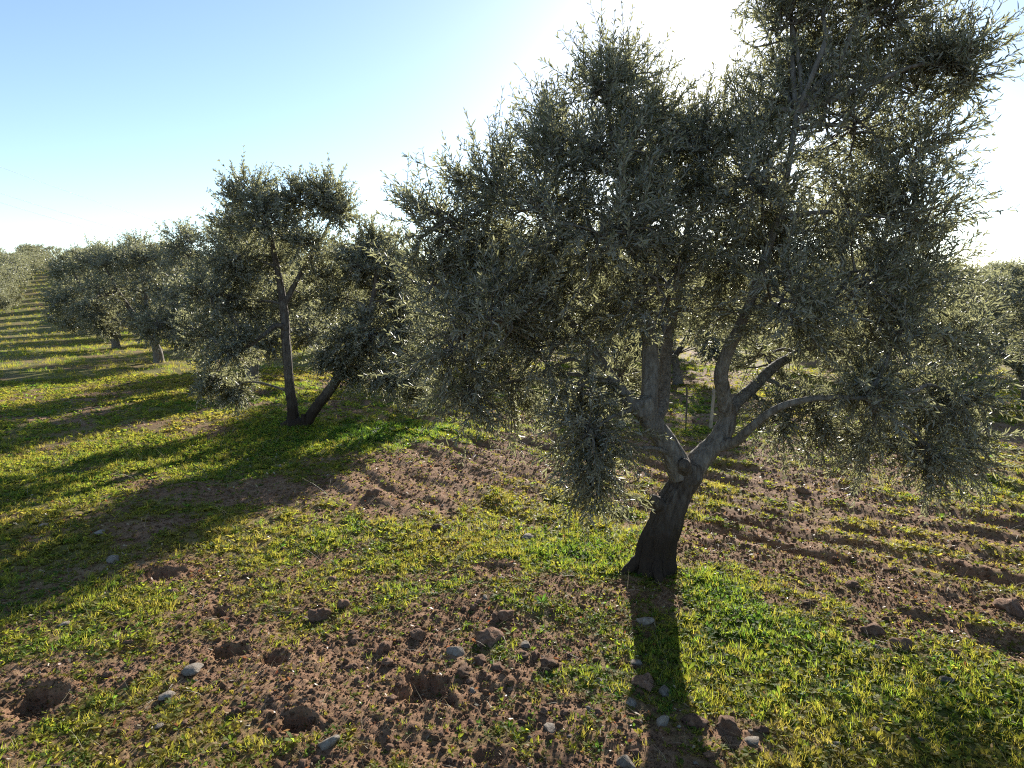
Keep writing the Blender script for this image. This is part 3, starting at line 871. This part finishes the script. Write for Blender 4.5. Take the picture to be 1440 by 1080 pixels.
CLODS = [rock_mesh('clod', 240 + s, f, 0, 0.42, 3, CLOD) for s, f in enumerate((0.7, 0.8, 0.62, 0.75, 0.7, 0.85))]
occupied = []
g = np.random.default_rng(77)
def rock_at(name, me, x, y, r, label, cat, group=None, sink=0.42, tilt=0.35):
    z = gz(x, y)
    o = put(name, me, loc=(x, y, z + r * (0.5 - sink)))
    o.rotation_euler = (g.uniform(-tilt, tilt), g.uniform(-tilt, tilt), g.uniform(0, 6.28))
    o.scale = (r, r * g.uniform(0.85, 1.1), r * g.uniform(0.85, 1.1))
    tag(o, label, cat, group)
    occupied.append((x, y, r))
    return o
def rpx(px, py, w):
    p = gp(px, py + w * 0.2)
    return p[0], p[1], w * 0.5 * np.linalg.norm(p - CAM) / FPX

stones = [
    (935, 970, 32, 0, 'biggest pale angular stone, lying in the trunk shadow of the near tree'),
    (773, 1012, 30, 1, 'upright pale stone with a pointed top on bare soil beside the trunk shadow'),
    (931, 1019, 26, 2, 'pale stone with a dark notch below the biggest stone of the trunk shadow'),
    (888, 990, 26, 3, 'pale stone half lit at the edge of the trunk shadow'),
    (907, 873, 30, 4, 'rounded pale stone in the trunk shadow closest to the tree'),
    (845, 954, 22, 0, 'small pale stone beside a grass tuft left of the trunk shadow'),
    (881, 1073, 34, 2, 'long pale stone at the end of the stony trunk shadow'),
    (1058, 1046, 28, 1, 'pale stone in the shade next to two reddish clods'),
    (1230, 1028, 20, 3, 'pale stone alone in the dark shaded grass'),
    (1175, 1045, 15, 4, 'little grey stone in the dark shaded grass'),
    (462, 1054, 32, 4, 'pale stone with a lit top beside the deep hoof hole'),
    (895, 928, 26, 1, 'brownish stone between grass blades in the trunk shadow'),
    (455, 745, 12, 0, 'little grey stone on yellow grass near the tilled patch'),
    (591, 756, 13, 2, 'little pale stone at the edge of the tilled patch'),
    (393, 659, 12, 3, 'little pale stone in the long shadow of the two-stemmed tree'),
    (706, 813, 14, 1, 'small pale stone poking out of thick yellow grass'),
    (682, 840, 14, 4, 'small grey stone beside a round brown clod'),
    (740, 902, 22, 0, 'grey topped stone among crumbled red clods'),
    (664, 968, 14, 2, 'thin upright white stone beside the widest hole'),
    (1330, 958, 24, 3, 'grey stone lying in straw at the edge of the ploughed field'),
    (640, 912, 30, 2, 'pinkish stone crusted with earth above the widest hole'),
    (845, 770, 10, 1, 'tiny pale stone on the grass behind the near trunk'),
]
for px, py, w, k, lb in stones:
    x, y, r = rpx(px, py, w * 0.95)
    rock_at('stone', STONES[k], x, y, r, lb, 'stone')
for px, py, w, k, lb in [(236, 972, 24, 0, 'flat buff stone with a cracked edge among green weeds'), (272, 937, 28, 1, 'flat long buff stone near the row of hoof holes'),
                      (160, 786, 22, 2, 'flat pale stone at the rim of the long tree shadow'), (142, 752, 15, 0, 'flat pale stone inside the long tree shadow'),
                      (60, 746, 13, 1, 'small flat stone deep inside the long tree shadow'), (42, 668, 10, 2, 'small flat stone in the band between two tree shadows'),
                      (742, 750, 24, 0, 'flat whitish stone on sparse grass past the yellow patch'), (222, 1020, 15, 2, 'small flat white stone among green weeds'),
                      (90, 880, 12, 1, 'tiny flat white stone in the weedy grass')]:
    x, y, r = rpx(px, py, w)
    rock_at('flat_stone', FLATS[k], x, y, r, lb, 'stone', sink=0.35, tilt=0.12)
clods = [
    (976, 1020, 36, 0, 'reddish clod, one of two beside the stony trunk shadow, the rounder one'),
    (1022, 1026, 36, 1, 'reddish clod, taller one of two next to the pale shaded stone'),
    (905, 958, 40, 2, 'dull earth clod behind the biggest stone of the trunk shadow'),
    (688, 892, 42, 3, 'large rough clod crowning the crumbled red heap'),
    (712, 862, 30, 4, 'orange-brown clod at the back of the crumbled red heap'),
    (700, 866, 22, 5, 'smaller clod leaning on the orange-brown one'),
    (735, 918, 20, 0, 'round clod, first of a short line in the red heap'),
    (752, 918, 20, 1, 'round clod, last of a short line in the red heap'),
    (702, 934, 26, 2, 'dark upright clod at the foot of the red heap'),
    (676, 925, 24, 3, 'reddish clod beside the dark upright one'),
    (652, 940, 32, 4, 'wide clod under the pinkish stone'),
    (770, 930, 28, 5, 'crumbling clod at the end of the red heap towards the trunk shadow'),
    (590, 890, 26, 0, 'dark clod between the heap and the bare soil'),
    (540, 912, 28, 1, 'dark clod casting a long shadow on bare soil'),
    (545, 932, 22, 2, 'paler clod right below the one with a long shadow'),
    (672, 845, 16, 3, 'round brown clod beside the small grey stone'),
    (524, 693, 24, 4, 'solitary clod on the tilled patch before the two-stemmed tree'),
    (614, 736, 16, 5, 'dark clod on the near rim of the tilled patch'),
    (741, 712, 15, 0, 'dark clod past the tilled patch'),
    (1015, 720, 28, 1, 'tall dark clod in the field beside the near trunk'),
    (1420, 858, 36, 2, 'large clod at the edge of the ploughed field'),
    (1226, 890, 26, 3, 'dark clod where lush grass meets the ploughed field'),
    (1266, 908, 30, 4, 'wide clod with straw beside it at the ploughed edge'),
    (482, 846, 22, 5, 'brown clod in yellow grass above the bare soil'),
    (466, 806, 18, 0, 'small brown clod in yellow grass, above the wider one'),
    (450, 858, 34, 1, 'broad low clod heap left of the yellow grass'),
    (1195, 822, 22, 2, 'dark clod in the furrows beyond the lush grass'),
    (1130, 690, 20, 3, 'clod half shaded under the low right skirt of the near tree'),
]
for px, py, w, k, lb in clods:
    x, y, r = rpx(px, py, w * 0.82)
    rock_at('earth_clod', CLODS[k], x, y, r, lb, 'clod')
n = 0
while n < 150:                                                  # smaller clods of the ploughed earth
    px, py = g.uniform(-20, 1460), 640 + 450 * g.uniform() ** 1.1
    p = gp(px, py)
    c = float(coverage(np.array([p[0]]), np.array([p[1]]))[0])
    if g.uniform() < c * 1.05: continue
    d = np.linalg.norm(p - CAM)
    r = g.uniform(0.009, 0.025) * (1 + 0.25 * (g.uniform() < 0.15))
    if any((p[0] - a) ** 2 + (p[1] - b_) ** 2 < (r + c_) ** 2 for a, b_, c_ in occupied): continue
    if math.hypot(p[0] - MAIN[0], p[1] - MAIN[1]) < 0.24: continue
    rock_at('earth_clod', CLODS[int(g.integers(0, 6))], p[0], p[1], r, 'small brown earth clod lying loose on the ploughed weedy ground', 'clod', 'small loose earth clods')
    n += 1
n = 0
while n < 55:
    px, py = g.uniform(-20, 1460), 640 + 450 * g.uniform()
    if g.uniform() < 0.5: px, py = g.normal(930, 110), g.uniform(860, 1090)
    p = gp(px, py)
    r = g.uniform(0.007, 0.02)
    if any((p[0] - a) ** 2 + (p[1] - b_) ** 2 < (r + c_) ** 2 for a, b_, c_ in occupied): continue
    if math.hypot(p[0] - MAIN[0], p[1] - MAIN[1]) < 0.24: continue
    rock_at('pebble', STONES[int(g.integers(0, 5))], p[0], p[1], r, 'pale pebble lying on the ground among weeds', 'pebble', 'pale pebbles on the ground')
    n += 1

# ------------------------------------------------------------------ ground cover
def scatter(name, protos, P, rot, scale, tint, label):
    """one object: a cloud of points, each carrying one of the prototype plants"""
    coll = bpy.data.collections.new(name + '_kinds')
    for q, me in enumerate(protos):
        coll.objects.link(bpy.data.objects.new('%s_kind_%02d' % (name, q), me))
    n = len(P)
    me = bpy.data.meshes.new(name)
    me.vertices.add(n)
    me.vertices.foreach_set('co', np.asarray(P, np.float32).ravel())
    a = me.attributes.new('turn', 'FLOAT_VECTOR', 'POINT'); a.data.foreach_set('vector', np.asarray(rot, np.float32).ravel())
    a = me.attributes.new('size', 'FLOAT', 'POINT'); a.data.foreach_set('value', np.asarray(scale, np.float32))
    a = me.attributes.new('tint', 'FLOAT', 'POINT'); a.data.foreach_set('value', np.asarray(tint, np.float32))
    a = me.attributes.new('pick', 'INT', 'POINT'); a.data.foreach_set('value', rng.integers(0, len(protos), n).astype(np.int32))
    for mt in protos[0].materials:
        me.materials.append(mt)
    o = put(name, me)
    tag(o, label, None, None, 'stuff')
    ng = bpy.data.node_groups.new(name + '_nodes', 'GeometryNodeTree')
    ng.interface.new_socket('Geometry', in_out='INPUT', socket_type='NodeSocketGeometry')
    ng.interface.new_socket('Geometry', in_out='OUTPUT', socket_type='NodeSocketGeometry')
    N, L = ng.nodes, ng.links
    gi, go = N.new('NodeGroupInput'), N.new('NodeGroupOutput')
    ip = N.new('GeometryNodeInstanceOnPoints')
    ci = N.new('GeometryNodeCollectionInfo')
    ci.inputs['Collection'].default_value = coll
    ci.inputs['Separate Children'].default_value = True
    ci.inputs['Reset Children'].default_value = True
    def attr(nm, ty):
        k = N.new('GeometryNodeInputNamedAttribute'); k.data_type = ty; k.inputs['Name'].default_value = nm
        return k.outputs['Attribute']
    L.new(gi.outputs[0], ip.inputs['Points'])
    L.new(ci.outputs[0], ip.inputs['Instance'])
    ip.inputs['Pick Instance'].default_value = True
    L.new(attr('pick', 'INT'), ip.inputs['Instance Index'])
    e2r = N.new('FunctionNodeEulerToRotation')
    L.new(attr('turn', 'FLOAT_VECTOR'), e2r.inputs[0]); L.new(e2r.outputs[0], ip.inputs['Rotation'])
    L.new(attr('size', 'FLOAT'), ip.inputs['Scale'])
    L.new(ip.outputs[0], go.inputs[0])
    md = o.modifiers.new('plants', 'NODES'); md.node_group = ng
    return o

GRASS = leaf_material('grass_blade', [(0.0, (0.16, 0.135, 0.035)), (0.35, (0.125, 0.135, 0.028)), (0.7, (0.075, 0.12, 0.022)), (1.0, (0.045, 0.10, 0.022))], None,
    [(0.0, (0.55, 0.45, 0.08)), (0.35, (0.50, 0.50, 0.05)), (0.7, (0.33, 0.46, 0.05)), (1.0, (0.20, 0.39, 0.05))], 0.55, 'tint', 'INSTANCER', 0.68, 0.15)
STRAW = leaf_material('dry_straw', [(0.0, (0.30, 0.23, 0.13)), (1.0, (0.45, 0.38, 0.25))], None, [(0.0, (0.3, 0.22, 0.12)), (1.0, (0.4, 0.32, 0.2))], 0.25, 'tint', 'INSTANCER')
LITTER = leaf_material('dead_leaf', [(0.0, (0.14, 0.06, 0.03)), (0.4, (0.24, 0.15, 0.075)), (0.8, (0.34, 0.28, 0.18)), (1.0, (0.48, 0.43, 0.33))], None, [(0.0, (0.35, 0.10, 0.04)), (1.0, (0.4, 0.28, 0.10))], 0.3, 'tint', 'INSTANCER')

def blades(g, n, hgt, wid, spread, lean, segs=3):
    """n curved tapering blades"""
    a = g.uniform(0, 6.28, n); d = np.stack([np.cos(a), np.sin(a), np.zeros(n)], -1)
    base = g.normal(size=(n, 3)) * spread; base[:, 2] = -0.004
    h = hgt * g.uniform(0.5, 1.2, n); ln = lean * g.uniform(0.2, 1.3, n)
    side = np.stack([-d[:, 1], d[:, 0], np.zeros(n)], -1)
    side = norm(side + 0.5 * g.normal(size=(n, 3)) * [1, 1, 0.2])
    t = np.linspace(0, 1, segs + 1)
    P = base[:, None] + np.array([0, 0, 1.0]) * (h[:, None] * (t - 0.25 * ln[:, None] * t * t))[..., None] + d[:, None] * (h * ln)[:, None, None] * (t ** 1.7)[None, :, None]
    w = wid * (1 - t ** 2 * 0.92)
    Lf = P - side[:, None] * w[None, :, None]; Rt = P + side[:, None] * w[None, :, None]
    V = np.stack([Lf, Rt], 2).reshape(-1, 3)
    F = []
    for b_ in range(n):
        o = b_ * (segs + 1) * 2
        for s in range(segs):
            F.append([o + s * 2, o + s * 2 + 1, o + s * 2 + 3, o + s * 2 + 2])
    return V, np.array(F)

def rosette(g, n, ln, wd, rise):
    """n broad leaves springing from one root"""
    Vs, Fs = [], []
    for q in range(n):
        a = g.uniform(0, 6.28); d = np.array([math.cos(a), math.sin(a), 0]); s = np.array([-d[1], d[0], 0])
        l = ln * g.uniform(0.6, 1.15); w = wd * g.uniform(0.75, 1.2); up = rise * g.uniform(0.4, 1.4)
        s = s + np.array([0, 0, g.normal() * 0.35])
        pts = []
        for t, ww in ((0.0, 0.12), (0.35, 0.55), (0.7, 1.0), (1.0, 0.30)):
            c = d * l * t + np.array([0, 0, up * l * (t - 0.45 * t * t)])
            pts += [c - s * w * ww, c + s * w * ww]
        o = len(Vs) * 8
        Vs.append(np.array(pts) + g.normal(size=3) * 0.3 * wd * [1, 1, 0])
        Fs += [[o, o + 1, o + 3, o + 2], [o + 2, o + 3, o + 5, o + 4], [o + 4, o + 5, o + 7, o + 6]]
    return np.vstack(Vs), np.array(Fs)

def mk(nm, VF, mat):
    me = mesh_np(nm, VF[0], VF[1], False); me.materials.append(mat); return me
g = np.random.default_rng(301)
TUFTS = [mk('tuft', blades(g, 16, 0.055, 0.0016, 0.016, 0.6), GRASS) for q in range(5)]
WEEDS = [mk('weed', rosette(g, 9, 0.030, 0.0058, 0.8), GRASS) for q in range(5)]
BROAD = [mk('broad', rosette(g, 11, 0.075, 0.013, 1.1), GRASS) for q in range(3)]
STRAWS = [mk('straw', blades(g, 3, 0.11, 0.0011, 0.012, 2.6), STRAW) for q in range(4)]
def flat_leaf(g):
    V, F = rosette(g, 1, 0.028, 0.006, 0.3); V[:, 2] += 0.003; return V, F
DEAD = [mk('dead', flat_leaf(g), LITTER) for q in range(4)]
CRUMBS = [rock_mesh('crumb', 260 + s, 0.75, 0, 0.45, 1, SOIL_MAT) for s in range(5)]

def spray_points(g, r0, r1, dens, half=50):
    """points spread evenly over a wide fan of ground"""
    A = math.radians(half) * (r1 ** 2 - r0 ** 2)
    n = int(A * dens)
    r = np.sqrt(g.uniform(r0 ** 2, r1 ** 2, n)); a = np.radians(g.uniform(-half, half, n))
    return r * np.sin(a), r * np.cos(a)

def clear_of_rocks(x, y):
    k = np.ones(len(x), bool)
    for a, b_, c in occupied:
        k &= (x - a) ** 2 + (y - b_) ** 2 > (c * 0.75) ** 2
    return k & ((x - MAIN[0]) ** 2 + (y - MAIN[1]) ** 2 > 0.14 ** 2)

def sow(name, protos, zones, prob, size, tintf, label, tilt=0.15):
    xs, ys, ss = [], [], []
    for r0, r1, dens, k in zones:
        x, y = spray_points(rng, r0, r1, dens)
        keep = rng.uniform(size=len(x)) < prob(x, y)
        x, y = x[keep], y[keep]
        if r0 < 8:
            q = clear_of_rocks(x, y); x, y = x[q], y[q]
        xs.append(x); ys.append(y); ss.append(size(x, y) * k * rng.uniform(0.6, 1.35, len(x)))
    x, y, s = np.concatenate(xs), np.concatenate(ys), np.concatenate(ss)
    z = height(x, y)
    rot = np.stack([rng.normal(0, tilt, len(x)), rng.normal(0, tilt, len(x)), rng.uniform(0, 6.28, len(x))], -1)
    print(name, len(x))
    return scatter(name, protos, np.stack([x, y, z], -1), rot, s, np.clip(tintf(x, y), 0, 1), label)

jit = lambda x: rng.normal(0, 0.24, len(x))
sow('grass', TUFTS, [(1.2, 4.5, 520, 0.85), (4.5, 9, 260, 1.0), (9, 18, 75, 1.4), (18, 40, 16, 2.2), (40, 75, 3.5, 3.6), (75, 135, 1.2, 5.0)],
    lambda x, y: sstep(0.42, 0.95, coverage(x, y)) * 0.85 + 0.06, lambda x, y: 0.46 + 0.35 * coverage(x, y) + 0.25 * greenness(x, y),
    lambda x, y: greenness(x, y) * 0.9 + jit(x), 'short yellow-green winter grass over the grove floor')
sow('weeds', WEEDS, [(1.2, 4.5, 1300, 0.85), (4.5, 9, 520, 1.1), (9, 18, 110, 1.8)],
    lambda x, y: sstep(0.15, 0.8, coverage(x, y)) * 0.70 + 0.30, lambda x, y: 0.5 + 0.6 * coverage(x, y),
    lambda x, y: greenness(x, y) + 0.08 + jit(x), 'tiny low broad-leaved weed seedlings carpeting the earth')
sow('leafy_weeds', BROAD, [(1.2, 5, 60, 0.7), (5, 10, 40, 0.9)],
    lambda x, y: sstep(0.55, 0.95, greenness(x, y)) * 0.9 + 0.05 * coverage(x, y), lambda x, y: 0.55 + 0.5 * greenness(x, y),
    lambda x, y: 0.75 + jit(x), 'bright green leafy weeds in lush patches by the trees')
sow('dry_straw', STRAWS, [(1.2, 5, 150, 0.6), (5, 10, 40, 0.9)], lambda x, y: 0.6 + 0 * x, lambda x, y: 0.9 + 0 * x, lambda x, y: rng.uniform(0, 1, len(x)),
    'scattered dry straw stalks on the ground', 0.5)
sow('dead_leaves', DEAD, [(1.2, 5, 620, 0.85), (5, 10, 170, 1.1)], lambda x, y: 0.6 + 0 * x, lambda x, y: 0.9 + 0 * x, lambda x, y: rng.uniform(0, 1, len(x)),
    'scattered brown dead leaves on the ground', 0.5)
sow('soil_crumbs', CRUMBS, [(1.2, 4.5, 5200, 0.0042), (1.2, 4.5, 500, 0.0085), (4.5, 9, 1000, 0.008), (9, 15, 90, 0.014)],
    lambda x, y: sstep(1.0, 0.25, coverage(x, y)), lambda x, y: 0.45 + np.minimum(rng.exponential(0.5, len(x)), 1.5), lambda x, y: 0 * x, 'loose crumbs of reddish brown soil', 1.0)
